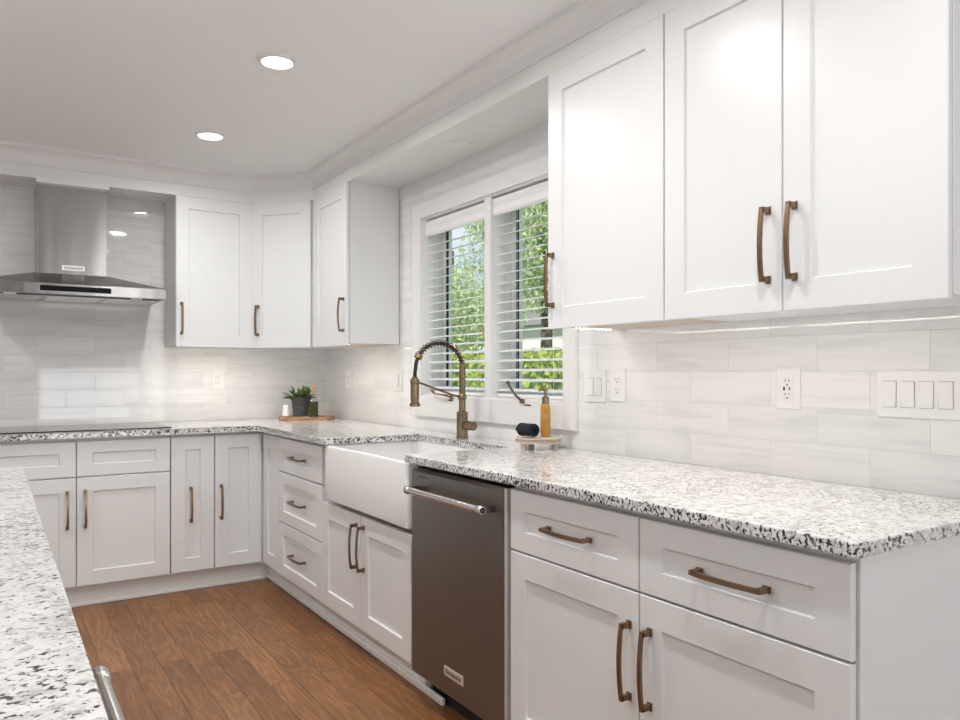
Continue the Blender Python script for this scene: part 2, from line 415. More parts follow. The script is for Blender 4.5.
# toe-kick boards with a shoe moulding
YK = .569
k = MB(); k.box(-2.65, -YK, -YK, -YK+.012, 0, .105); k.box(-2.65, -YK-.012, -YK-.014, -YK, 0, .018, .005)
struct(k.obj('baseboard_back', 'trim'), 'white toe-kick board under back cabinets')
k = MB(); k.box(-YK, -YK+.012, -2.485, -YK, 0, .105); k.box(-YK-.016, -YK, -2.64, -YK, 0, .030, .008, 3)
k.box(-YK, -YK+.012, -4.225, -3.14, 0, .105)
struct(k.obj('baseboard_right', 'trim'), 'white toe-kick board under right cabinets')

# ------------------------------------------------------------------ window in the right wall
wd = thing('window_1', 'white cased double casement window above the sink', None, (0, (HY0+HY1)/2, HZ0), kind='structure')
def child(o, p):      # keep world-space coordinates while parenting to a thing at p
    o.parent = p; o.matrix_parent_inverse = Matrix.LocRotScale(p.location, p.rotation_euler, None).inverted(); return o
c = MB()
c.box(-.018, 0, HY1, -1.335, .988, 2.132, .002); c.box(-.018, 0, -2.712, HY0, .988, 2.132, .002)
c.box(-.018, 0, HY0, HY1, HZ1, 2.132, .002); c.box(-.018, 0, HY0, HY1, .988, HZ0, .002)
child(c.obj('casing', 'trim'), wd)
j = MB()
j.box(-.004, TW, HY1-.008, HY1, HZ0, HZ1); j.box(-.004, TW, HY0, HY0+.008, HZ0, HZ1); j.box(-.004, TW, HY0, HY1, HZ1-.008, HZ1); j.box(-.004, TW, HY0, HY1, HZ0, HZ0+.008)
child(j.obj('jamb', 'trim'), wd)
YM0, YM1 = -2.088, -2.036
child(MB().box(-.004, TW-.01, YM0, YM1, HZ0+.008, HZ1-.008, .002).obj('mullion', 'trim'), wd)
for (a, b_, nm) in ((YM1, HY1-.008, 'left'), (HY0+.008, YM0, 'right')):
    sh = MB(); fw = .034; x0, x1 = .118, .158; z0, z1 = HZ0+.008, HZ1-.008
    sh.box(x0, x1, a, a+fw, z0, z1, .003); sh.box(x0, x1, b_-fw, b_, z0, z1, .003); sh.box(x0, x1, a+fw, b_-fw, z0, z0+fw, .003); sh.box(x0, x1, a+fw, b_-fw, z1-fw, z1, .003)
    sash = child(sh.obj('sash', 'vinyl'), wd)
    g = MB(); e = .010
    g.box(x0+.002, x0+.012, a+fw, a+fw+e, z0+fw, z1-fw); g.box(x0+.002, x0+.012, b_-fw-e, b_-fw, z0+fw, z1-fw)
    g.box(x0+.002, x0+.012, a+fw, b_-fw, z0+fw, z0+fw+.006); g.box(x0+.002, x0+.012, a+fw, b_-fw, z1-fw-.006, z1-fw)
    so = child(g.obj('screen_frame', 'screen'), wd); tag(so, 'dark insect screen frame')
    child(MB().box(.138, .142, a+fw, b_-fw, z0+fw, z1-fw).obj('pane', 'pane'), wd)
def crank(y, pts, slot):
    m = MB(); m.box(-.030, -.018, y-.012, y+.012, HZ0-.012, HZ0+.008, .003)
    m.tube(pts, [.0065, .005, .005, .0075], section=[(-1, -.6), (1, -.6), (1, .6), (-1, .6)])
    o = child(m.obj('crank_handle', 'brass'), wd); tag(o, 'bronze folding crank handle')
    child(MB().box(-.0195, -.018, slot-.022, slot+.022, HZ0-.021, HZ0-.015).obj('slot', 'slot_brown'), wd)
crank(-1.765, [(-.030, -1.765, 1.100), (-.042, -1.72, 1.108), (-.042, -1.63, 1.112), (-.038, -1.59, 1.126)], -1.745)
crank(-2.365, [(-.030, -2.365, 1.100), (-.040, -2.335, 1.125), (-.040, -2.29, 1.165), (-.036, -2.275, 1.180)], -2.40)

def blind(name, y0, y1, label):
    b = thing('venetian_blind', label, 'blind', (.04, (y0+y1)/2, 1.105), 0, 'white venetian blinds in the sink window')
    def ch(o): return child(o, b)
    v = MB(); v.loops([[(x, y, z) for x, z in ((.020, 2.036), (.012, 2.034), (.008, 2.015), (.012, 1.995), (.010, 1.965), (.016, 1.955), (.024, 1.953), (.024, 2.036))] for y in (y0, y1)])
    for y in (y0, y1): v.box(.012, .075, y-.002, y+.002, 1.955, 2.036)
    ch(v.obj('valance', 'slat'))
    ch(MB().box(.028, .075, y0+.005, y1-.005, 2.005, 2.04).obj('headrail', 'slat'))
    m = MB(); pitch = .0452; n = 18; tilt = .20
    for i in range(n):
        z = 1.142+pitch*i; L = []
        for y in (y0+.006, y1-.006):
            ring = []
            for q in range(5):
                u = -1+q*.5; ring.append((u*.025, .0016*(1-u*u)+.0013))
            for q in range(5):
                u = 1-q*.5; ring.append((u*.025, .0016*(1-u*u)-.0013))
            L.append([(.050+a*math.cos(tilt)-c_*math.sin(tilt), y, z+a*math.sin(tilt)+c_*math.cos(tilt)) for a, c_ in ring])
        m.loops(L)
    ch(m.obj('slats', 'slat'))
    ch(MB().box(.026, .074, y0+.006, y1-.006, 1.107, 1.123, .004).obj('bottom_rail', 'slat'))
    for y in (y0+.10, y1-.10):
        r = MB()
        for x in (.024, .076): r.tube([(x, y, 1.10), (x, y, 2.0)], .0008, 5)
        ch(r.obj('ladder_cord', 'slat'))
    yy = y1-.52 if (y1-y0) > .56 else y0+.05
    r = MB(); r.tube([(.014, y0+.05, 1.96), (.014, y0+.05, 1.90)], .0010, 5); r.lathe([(.001, 0), (.004, .004), (.004, .018), (.0015, .026)], (.014, y0+.05, 1.875), 8)
    ch(r.obj('pull_cord', 'slat'))
    r = MB(); r.lathe([(.002, 0), (.0045, .005), (.0045, .028), (.002, .034)], (.010, y0+.03, 1.40), 8); r.tube([(.012, y0+.03, 1.43), (.014, y0+.03, 1.96)], .0009, 5)
    ch(r.obj('tilt_cord', 'cork'))
    return b
blind('a', YM1+.003, HY1-.010, 'white venetian blind in left half of window, behind the brass faucet')
blind('b', HY0+.010, YM0-.003, 'white venetian blind in right half of window, beside the wall cabinet')

# ------------------------------------------------------------------ cabinets
BF = .614      # base carcass front; doors stand to .634
ZT, ZB, ZS0, ZS1 = .866, .118, .678, .684
RW = -PI/2     # right-wall things: local x runs towards the camera, local -y into the room
def base_body(w_, mbx=None, top=.8835):
    m = mbx or MB(); m.box(.0005, w_-.0005, -BF, -.004, .106, top); m.box(.0005, w_-.0005, -YK+.014, -.004, 0, .106)
    return m
G = .0022
def door(t, x0, x1, z0, z1, yb, hx=None, hz=None, vertical=True, name='door', rt=.073, rs=.073, L=PL):
    m = MB(); shaker(m, x0+G, x1-G, z0, z1, yb-.003, t=.017, rs=rs, rt=rt)
    d = m.obj(name, 'cab', t)
    if hx is not None: handle(d, hx, hz, yb-.02, vertical, L)
    return d
HZ = .508
t = thing('base_cabinet', 'white base cabinet under the black cooktop, with two false drawers and two doors', 'cabinet', (-2.05, 0, 0), 0)
base_body(.912).obj('body', 'cab', t)
for a, b_, hx in ((0, .456, .415), (.456, .912, .497)):
    door(t, a, b_, ZS1, ZT, -BF, name='false_drawer_front', rt=.060)
    door(t, a, b_, ZB, ZS0, -BF, hx, .515)
t = thing('base_cabinet', 'narrow full-height white base cabinet beside the cooktop base', 'cabinet', (-1.136, 0, 0), 0)
base_body(.232).obj('body', 'cab', t); door(t, 0, .232, ZB, ZT, -BF, .104, .489)
# corner unit: two leaves of one folding door
t = thing('corner_base_cabinet', 'white corner base cabinet with a folding door beside the three-drawer stack', 'cabinet', (0, 0, 0), 0)
m = MB(); m.prism([(-.902, -.004), (-.004, -.004), (-.004, -.937), (-BF, -.937), (-BF, -BF), (-.902, -BF)], .106, .8835)
m.prism([(-.902, -.004), (-.004, -.004), (-.004, -.937), (-YK+.014, -.937), (-YK+.014, -YK+.014), (-.902, -YK+.014)], 0, .106)
m.obj('body', 'cab', t)
door(t, -.902, -.636, ZB, ZT, -BF, -.868, .489)
d = MB(); shaker(d, .660, .937-G, ZB, ZT, -BF); d = d.obj('door', 'cab', t); d.rotation_euler.z = RW
# three-drawer stack
t = thing('drawer_cabinet', 'white base cabinet with a stack of three drawers, left of the farmhouse sink', 'cabinet', (0, -.939, 0), RW)
base_body(.640).obj('body', 'cab', t)
for z0, z1 in ((ZB, .402), (.408, .678), (.684, ZT)):
    door(t, 0, .640, z0, z1, -BF, .32, (z0+z1)/2, False, 'drawer', .060, .073)
# sink base
t = thing('sink_base_cabinet', 'white two-door base cabinet directly under the farmhouse sink', 'cabinet', (0, -1.581, 0), RW)
m = MB(); base_body(.922, m, .600); m.box(.0005, .012, -BF, -.004, .600, .8835); m.box(.910, .9215, -BF, -.004, .600, .8835)
m.obj('body', 'cab', t)
door(t, 0, .445, ZB, .604, -BF, .408, .470); door(t, .445, .910, ZB, .604, -BF, .482, .470)
# right-hand base cabinet
t = thing('base_cabinet', 'white base cabinet at the worktop end, right of the dishwasher, two drawers over two doors', 'cabinet', (0, -3.138, 0), RW)
base_body(1.094).obj('body', 'cab', t)
MB().box(1.0942, 1.0985, -.613, -.004, 0, .8835, .001).obj('side_panel', 'cab', t)
for a, b_, hx in ((0, .547, .515), (.547, 1.094, .585)):
    door(t, a, b_, ZS1, ZT, -BF, (a+b_)/2+.005, .776, False, 'drawer', .060, L=.190)
    door(t, a, b_, ZB, ZS0, -BF, hx, .505)

# wall cabinets
UB, UT, UF = 1.373, 2.265, .305
UHZ = 1.541
def upper(t, w_, doors, raw='cab', side=True):
    MB().box(.0005, w_-.0005, -UF, -.004, UB+.010, 2.275).obj('body', 'cab', t)
    MB().box(.018, w_-.018, -UF+.018, -.02, UB+.008, UB+.0105).obj('underside', raw, t)
    for a, b_, hx in doors: door(t, a, b_, UB, UT, -UF, hx, UHZ, L=.190)
t = thing('wall_cabinet', 'white single-door wall cabinet beside the range hood', 'cabinet', (-1.050, 0, 0), 0)
upper(t, .450, [(0, .449, .032)], 'rawwood')
t = thing('corner_wall_cabinet', 'white diagonal wall cabinet across the corner above the potted plant', 'cabinet', (0, 0, 0), 0)
m = MB(); DA = Vector((DLx, -UF)); DB = Vector((-UF, DRy))
m.prism([(DLx, -.004), (-.004, -.004), (-.004, DRy), (-UF, DRy), (DLx, -UF)], UB+.008, 2.275); m.obj('body', 'cab', t)
dl = (DB-DA).length; ang = math.atan2((DB-DA).y, (DB-DA).x)
m = MB(); shaker(m, .008, dl-.024, UB, UT, -.003, t=.017); d = m.obj('door', 'cab', t); d.location = (DA.x, DA.y, 0); d.rotation_euler.z = ang
handle(d, .056, UHZ, -.02, L=.190)
t = thing('wall_cabinet', 'white single-door wall cabinet between the diagonal corner cabinet and the window', 'cabinet', (0, DRy-.002, 0), RW)
upper(t, .520, [(.014, .519, .480)], 'rawwood')
t = thing('wall_cabinet', 'white single-door wall cabinet right beside the window, above the double switch', 'cabinet', (0, -2.929, 0), RW)
upper(t, .545, [(0, .545, .032)], 'rawwood')
t = thing('wall_cabinet', 'wide white double-door wall cabinet at the far right of the photo', 'cabinet', (0, -3.475, 0), RW)
upper(t, .781, [(0, .392, .353), (.392, .781, .428)])

# LED tape under the cabinets, lit
def led(name, label, p0, p1, e):
    p0 = Vector(p0); p1 = Vector(p1); d = p1-p0; L = d.length
    t = thing('led_strip', label, 'light', p0, math.atan2(d.y, d.x), 'lit tape lights under the wall cabinets')
    MB().box(0, L, -.005, .005, -.0015, .0015).obj('tape', 'strip', t)
    m = MB(); n = int(L/.0172)
    for i in range(n): m.box((i+.5)*L/n-.002, (i+.5)*L/n+.002, -.002, .002, -.0034, -.0014)
    m.obj('diodes', 'led', t)
    l = bpy.data.lights.new('led_glow', 'AREA'); l.shape = 'RECTANGLE'; l.size = L; l.size_y = .012; l.energy = e; l.color = (1, .92, .81)
    o = bpy.data.objects.new('led_glow', l); C.objects.link(o); o.parent = t; o.location = (L/2, 0, -.0036)
ZL = 1.3800
led('a', 'lit tape light under the wide double-door wall cabinet', (-.294, -4.23, ZL), (-.294, -3.50, ZL), .9)
led('b', 'lit tape light under the wall cabinet right of the window', (-.294, -3.46, ZL), (-.294, -2.945, ZL), .55)
led('c', 'short lit tape light under window-side edge of the wall cabinet, running to the wall', (-.235, -2.968, ZL), (-.055, -2.965, ZL), .06)
led('d', 'lit tape light under the single-door wall cabinet beside the range hood', (-1.02, -.294, ZL), (-.64, -.294, ZL), 1.2)
led('f', 'lit tape light under the diagonal corner wall cabinet', (-.572, -.340, ZL), (-.346, -.590, ZL), .8)
led('e', 'lit tape light under the wall cabinet left of the window', (-.294, -1.12, ZL), (-.294, -.66, ZL), 1.2)

# ------------------------------------------------------------------ worktop, sink, dishwasher
CT = .914
m = MB()
SY0, SY1, SX = -2.496, -1.690, -.175
m.prism([(-2.66, -.004), (-.004, -.004), (-.004, -4.260), (-.664, -4.260), (-.664, SY0), (SX, SY0), (SX, SY1), (-.664, SY1), (-.664, -.684), (-.684, -.664), (-2.66, -.664)], .8840, CT, .004)
tag(m.obj('worktop', 'granite'), 'speckled white granite worktop wrapping the corner, cut out for the sink', 'worktop')

t = thing('farmhouse_sink', 'white apron-front farmhouse sink set in the granite worktop', 'sink', (-.40, -2.05, .625))
m = MB()
def rrect(x0, x1, y0, y1, r, z, n=6):
    P = []
    for cx, cy, a0 in ((x1-r, y1-r, 0), (x0+r, y1-r, PI/2), (x0+r, y0+r, PI), (x1-r, y0+r, 3*PI/2)):
        for i in range(n+1):
            a = a0+PI/2*i/n; P.append((cx+r*math.cos(a), cy+r*math.sin(a), z))
    return P
a = (-.652, -.155, -2.490, -1.652)
def ins(k, z, r): return rrect(a[0]+k, a[1]-k, a[2]+k, a[3]-k, r, z)
th = .024
m.loops([ins(.010, .626, .014), ins(.002, .632, .018), ins(0, .642, .018), ins(0, .873, .018), ins(.003, .880, .018), ins(.008, .8830, .018), ins(th-.006, .8830, .02), ins(th, .877, .03), ins(th+.006, .68, .045), ins(th+.03, .652, .06)], True, True)
child(m.obj('basin', 'ceramic', smooth=True), t)
m = MB(); m.lathe([(.005, .654), (.04, .654), (.045, .6565), (.03, .6545)], (-.40, -2.05, 0), 24); child(m.obj('drain', 'chrome', smooth=True), t)

t = thing('dishwasher', 'dark stainless dishwasher with bar handle, between sink base and right cabinet', 'dishwasher', (0, -2.505, 0), RW)
MB().box(.004, .626, -.600, -.01, .105, .868).obj('body', 'gap', t)
MB().box(.02, .62, -.56, -.02, 0, .105).obj('toe_panel', 'gap', t)
DP = .645
m = MB(); m.box(.004, .620, -DP, -.600, .100, .866, .011, 1); m.obj('door', 'dwsteel', t)
o = MB().box(.6125, .6215, -DP+.004, -.601, .102, .864, .001).obj('door_edge', 'badge', t); tag(o, 'pale satin edge strip')
m = MB(); zc = .795; yo = -DP-.052
m.tube([(.086, yo, zc), (.556, yo, zc)], .0125, 20)
for x in (.082, .562):
    m.tube([(x-.014, yo, zc), (x-.010, yo, zc), (x+.010, yo, zc), (x+.014, yo, zc)], [.0125, .0155, .0155, .0125], 20)
h = m.obj('handle', 'rod', t, smooth=True); tag(h, 'round satin steel bar handle')
for x in (.082, .562): MB().box(x-.009, x+.009, yo+.004, -DP+.002, zc-.011, zc+.011, .003).obj('bracket', 'dwsteel', h)
m = MB(); m.tube([(0.5762, yo, zc), (.5775, yo, zc)], .0095, 20); o = m.obj('end_ring', 'black', h)
m = MB(); m.tube([(0.5765, yo, zc), (.5785, yo, zc)], .0045, 16); o = m.obj('end_dot', 'red', h)
MB().box(.070, .140, -DP-.0006, -DP+.001, .838, .8415).obj('vent_slot', 'black', t)
def lettering(txt, size, parent, loc, rot, name='lettering', sx=1, m_='ink'):
    cu = bpy.data.curves.new(name, 'FONT'); cu.body = txt; cu.size = size; cu.align_x = 'CENTER'; cu.align_y = 'CENTER'; cu.extrude = .0003; cu.offset = size*.012; cu.space_character = 1.05
    tmp = bpy.data.objects.new('tmp', cu); C.objects.link(tmp)
    bpy.context.view_layer.update()
    me = bpy.data.meshes.new_from_object(tmp.evaluated_get(bpy.context.evaluated_depsgraph_get()))
    bpy.data.objects.remove(tmp); me.name = name; me.materials.clear(); me.materials.append(M[m_])
    o = bpy.data.objects.new(name, me); C.objects.link(o); o.parent = parent; o.location = loc; o.rotation_euler = rot; o.scale = (sx, 1, 1)
    return o
bx = .318
bd = MB().box(bx-.062, bx+.062, -DP-.003, -DP+.001, .174, .206, .001).obj('nameplate', 'badge', t)
lettering('KitchenAid', .021, bd, (bx, -DP-.0032, .190), (PI/2, 0, 0))

# ------------------------------------------------------------------ cooktop and hood
HC = -1.582
t = thing('cooktop', 'black glass electric cooktop set in the worktop under the hood', 'cooktop', (HC, -.34, CT))
MB().box(-.46, .46, -.245, .245, .0003, .006, .002).obj('glass_top', 'blackglass', t)
m = MB()
for (x, y, r) in ((-.27, -.10, .10), (-.27, .13, .075), (.27, -.10, .09), (.27, .13, .10), (0, .04, .12)):
    m.loops([[(x+q*math.cos(2*PI*i/40), y+q*math.sin(2*PI*i/40), .0063) for i in range(40)] for q in (r, r-.003)], False, False)
o = m.obj('burner_rings', 'rod', t); tag(o, 'thin grey burner rings')
t = thing('range_hood', 'stainless chimney range hood mounted on the back wall over the cooktop', 'range hood', (HC, 0, 1.63))
m = MB(); HWd = .446
def rz(x0, x1, y0, y1, z): return [(x0, y0, z), (x1, y0, z), (x1, y1, z), (x0, y1, z)]
m.loops([rz(-HWd+.012, HWd-.012, -.488, -.004, .002), rz(-HWd, HWd, -.500, -.004, .003), rz(-HWd, HWd, -.500, -.004, .056), rz(-HWd+.004, HWd-.004, -.496, -.004, .060), rz(-.185, .185, -.30, -.004, .132)])
m.obj('canopy', 'steel', t)
m = MB(); m.box(-.170, .170, -.285, -.004, .131, .615, .002); m.obj('chimney', 'steel', t)
m = MB(); m.box(-.176, .176, -.345, -.004, .613, .645); m.obj('collar', 'trim', t)
MB().box(-.167, .167, -.5015, -.498, .018, .046).obj('control_panel', 'blackglass', t)
for x in (-.29, 0, .29): MB().box(x-.13, x+.13, -.40, -.08, -.002, .003, .002).obj('grease_filter', 'rod', t)
MB().box(-.42, .42, -.455, -.425, -.001, .003).obj('vent_slot', 'black', t)
for x in (-.30, .30):
    m = MB(); m.lathe([(.001, -.003), (.028, -.003), (.032, .003)], (x, -.45, 0), 20); m.obj('hood_lamp', 'plastic', t)
nb = MB().box(-.052, .060, -.289, -.284, .155, .183, .001).obj('nameplate', 'badge', t)
lettering('KitchenAid', .019, nb, (.004, -.2892, .169), (PI/2, 0, 0))

# ------------------------------------------------------------------ faucet
fx, fy = -.118, -2.022
t = thing('faucet', 'brass spring-neck kitchen faucet standing behind the sink', 'faucet', (fx, fy, CT))
m = MB(); m.lathe([(.030, 0), (.030, .004), (.0265, .006), (.0265, .120), (.0255, .124), (.018, .126)], n=28); m.obj('body', 'fbrass', t, True)
m = MB(); m.lathe([(.016, .124), (.016, .180), (.0205, .182), (.0205, .198), (.0160, .206), (.0150, .212), (.0150, .348), (.010, .352)], n=24); m.obj('post', 'fbrass', t, True)
m = MB(); m.tube([(0, -.020, .062), (0, -.050, .062), (0, -.053, .062), (0, -.098, .062), (0, -.101, .062)], [.016, .016, .0205, .0205, .018], 24)
lv = m.obj('lever', 'fbrass', t, True);
# hose arch
arc = []
R = .123; cx0, cz0 = -R, .326
for i in range(33):
    a = PI*i/32*1.0
    arc.append((cx0+R*math.cos(a), 0, cz0+R*.93*math.sin(a)))
arc += [(-2*R-.003, 0, .312), (-2*R-.004, 0, .300), (-2*R-.004, 0, .285)]
m = MB(); m.tube(arc, .0085, 12); m.obj('hose', 'black', t, True)
# coil spring over most of the arch
P = [Vector(p) for p in arc]; seg = P[:27]
acc = [0]
for a_, b_ in zip(seg, seg[1:]): acc.append(acc[-1]+(b_-a_).length)
tot = acc[-1]; turns = 16; pts = []
for i in range(turns*12+1):
    s_ = tot*i/(turns*12); k_ = max(j for j in range(len(acc)) if acc[j] <= s_+1e-9); k_ = min(k_, len(seg)-2)
    f = (s_-acc[k_])/(acc[k_+1]-acc[k_]); p = seg[k_].lerp(seg[k_+1], f); tg = (seg[k_+1]-seg[k_]).normalized()
    n1 = Vector((0, 1, 0)); n2 = tg.cross(n1); a_ = 2*PI*i/12
    pts.append(p+n1*math.cos(a_)*.0145+n2*math.sin(a_)*.0145)
m = MB(); m.tube(pts, .0023, 6); m.obj('spring', 'fbrass', t, True)
pe = P[27]; tg = (P[28]-P[26]).normalized()
m = MB(); m.tube([pe-tg*.012, pe-tg*.010, pe+tg*.010, pe+tg*.012], [.012, .0185, .0185, .012], 16); m.obj('spring_collar', 'fbrass', t, True)
hx = -2*R-.004
m = MB(); m.lathe([(.009, .290), (.0155, .284), (.0165, .262), (.0165, .258), (.0195, .255), (.0195, .190), (.0185, .180), (.0185, .172), (.0245, .168), (.0245, .158), (.020, .154)], (hx, 0, 0), 24); m.obj('spray_head', 'fbrass', t, True)
m = MB(); m.tube([(0, 0, .190), (-.05, 0, .202), (hx+.02, 0, .262)], .005, 10); m.lathe([(.021, .258), (.021, .276)], (hx, 0, 0), 20); m.obj('docking_arm', 'fbrass', t, True)

# ------------------------------------------------------------------ small things on the worktop
def place(u, zc):
    a = (u-480)/FPX
    return CAM.x+zc*(math.sin(TH)+a*math.cos(TH)), CAM.y+zc*(math.cos(TH)-a*math.sin(TH))
bx_, by_ = place(305, 4.95)
t = thing('serving_board', 'rounded brown wooden serving board lying in the worktop corner', 'board', (bx_, by_, CT), -TH)
m = MB(); poly = []
for i in range(40):
    a = 2*PI*i/40; k_ = 1+.05*math.sin(3*a+1)+.03*math.sin(5*a)
    poly.append((.178*k_*math.copysign(abs(math.cos(a))**.75, math.cos(a)), .115*k_*math.copysign(abs(math.sin(a))**.75, math.sin(a))))
m.prism(poly, .0005, .022, .003)
m.obj('slab', 'board', t)
BZ = CT+.0222
x, y = place(300.8, 4.96)
t = thing('potted_succulent', 'green succulent in a charcoal textured pot on the wooden board', 'plant', (x, y, BZ))
m = MB(); prof = [(.046, 0), (.049, .002)]
for i in range(25):
    z = .004+.100*i/24; r = .049+.012*i/24; prof.append((r+.0022*math.sin(i*1.6), z))
prof += [(.064, .106), (.066, .120), (.063, .123), (.058, .120), (.057, .108)]
m.lathe(prof, n=36); m.obj('pot', 'pot', t, True)
MB().lathe([(.001, .107), (.057, .107)], n=24, caps=False).obj('soil', 'soil', t)
m = MB()
for i in range(90):
    a = random.uniform(0, 2*PI); e = random.uniform(.15, 1.45); L = random.uniform(.05, .105); r0 = random.uniform(0, .045)
    d = Vector((math.cos(a)*math.cos(e), math.sin(a)*math.cos(e), math.sin(e))); p = Vector((math.cos(a)*r0, math.sin(a)*r0, .107))
    sd = d.cross(Vector((0, 0, 1))).normalized()*random.uniform(.010, .016); up = sd.cross(d).normalized()*.003
    q = [p, p+d*L*.5, p+d*L*.82, p+d*L]; bend = Vector((0, 0, -.012*math.cos(e)))
    m.loops([[tuple(q[0]+sd*.3), tuple(q[0]+up), tuple(q[0]-sd*.3), tuple(q[0]-up)], [tuple(q[1]+sd), tuple(q[1]+up*1.4), tuple(q[1]-sd), tuple(q[1]-up*.8)],
             [tuple(q[2]+sd*.75+bend*.4), tuple(q[2]+up+bend*.4), tuple(q[2]-sd*.75+bend*.4), tuple(q[2]-up*.5+bend*.4)], [tuple(q[3]+sd*.08+bend), tuple(q[3]+up*.1+bend), tuple(q[3]-sd*.08+bend), tuple(q[3]-up*.1+bend)]])
m.obj('foliage', 'leaf', t, True)
x, y = place(313.6, 4.86)
t = thing('oil_bottle', 'square bottle of olive oil with a tan stopper, beside the potted succulent', 'bottle', (x, y, BZ), -TH+.2)
m = MB(); q = .031
def sq(h_, z, r=.006): return rrect(-h_, h_, -h_, h_, r, z, 3)
m.loops([sq(q-.002, 0), sq(q, .003), sq(q, .100), sq(q-.006, .110), sq(.013, .122, .012), sq(.011, .128, .0105), sq(.011, .150, .0105), sq(.0135, .151, .013), sq(.0135, .156, .013)], True, False)
m.obj('glass', 'clear', t, True)
m = MB(); m.loops([sq(q-.004, .003), sq(q-.003, .006), sq(q-.003, .098)]); m.obj('oil', 'oil', t, True)
m = MB(); m.lathe([(.0095, .140), (.0095, .157), (.015, .158), (.015, .166), (.009, .170), (.008, .182), (.013, .188), (.013, .196), (.007, .202), (.006, .212), (.002, .214)], n=16); m.obj('stopper', 'cork', t, True)
x, y = place(286.3, 4.93)
m = MB(); m.lathe([(.024, 0), (.027, .003), (.027, .028), (.0225, .040), (.024, .060), (.0245, .070), (.022, .074), (.001, .075)], (x, y, BZ), 24)
tag(m.obj('salt_shaker', 'ceramic', None, True), 'small white ceramic shaker on the board, left of the charcoal pot', 'shaker')

tx, ty = place(538.3, 3.045)
t = thing('pedestal_tray', 'small round beaded wooden tray on feet below the window', 'tray', (tx, ty, CT), -TH)
m = MB(); m.lathe([(.001, .026), (.088, .026), (.0945, .027), (.0945, .031), (.087, .033), (.087, .041), (.0945, .043), (.0945, .047), (.092, .048), (.001, .048)], n=48); m.obj('top', 'bleach', t, True)
m = MB()
for i in range(56):
    a = 2*PI*i/56; m.ball((.0895*math.cos(a), 0.0895*math.sin(a), .037), .0042, sub=1)
m.obj('bead_trim', 'bleach', t, True)
for a_ in (-2.58, 1.92, -.52):
    m = MB(); m.lathe([(.012, 0), (.0135, .004), (.012, .015), (.0135, .0265)], (.072*math.cos(a_), .072*math.sin(a_), 0), 16); m.obj('foot', 'bleach', t, True)
TZ = CT+.0483
x, y = place(545.5, 3.05)
t = thing('soap_bottle', 'slim amber soap dispenser standing on the small round tray', 'bottle', (x, y, TZ))
m = MB(); m.lathe([(.018, 0), (.0205, .004), (.0205, .118), (.017, .128), (.014, .132), (.013, .136)], n=24); m.obj('bottle', 'amber', t, True)
m = MB(); m.lathe([(.0145, .132), (.0145, .160), (.009, .163), (.005, .164), (.005, .182), (.010, .184), (.010, .194), (.004, .196)], n=20)
m.tube([(0, 0, .189), (-.012, .010, .190), (-.022, .018, .184)], [.006, .0045, .0035], 10); o = m.obj('pump', 'brass', t, True); tag(o, 'bronze pump top')
x, y = place(527.8, 3.0)
m = MB(); L = []
def roll(z, n=90):
    P_ = []
    for i in range(n):
        a = i/n*2*PI*3.2+2.2; r = .010+.0205*i/n; P_.append((r*math.cos(a), r*math.sin(a)*.95))
    return P_
pr = roll(0); inn = [(p[0]*(1-.0035/max(.008, math.hypot(*p))), p[1]*(1-.0035/max(.008, math.hypot(*p)))) for p in pr]
ring = pr+inn[::-1]
for k_, xx in enumerate((-.040, -.037, -.015, .015, .037, .040)):
    f = .97 if k_ in (0, 5) else 1+.02*math.sin(k_*2)
    L.append([(xx, a*f, b_*f+.0302) for a, b_ in ring])
m.loops(L, False, False)
for k_ in (0, 5):
    col = [m.bm.verts.new(p) for p in L[k_]]; n_ = len(pr)
    for i in range(n_-1): m.bm.faces.new((col[i], col[i+1], col[2*n_-2-i], col[2*n_-1-i]))
tag(m.obj('hand_towel', 'towel', None, False, (x, y, TZ), -TH-.90), 'black hand towel rolled up on the round tray, left of the soap dispenser', 'towel')

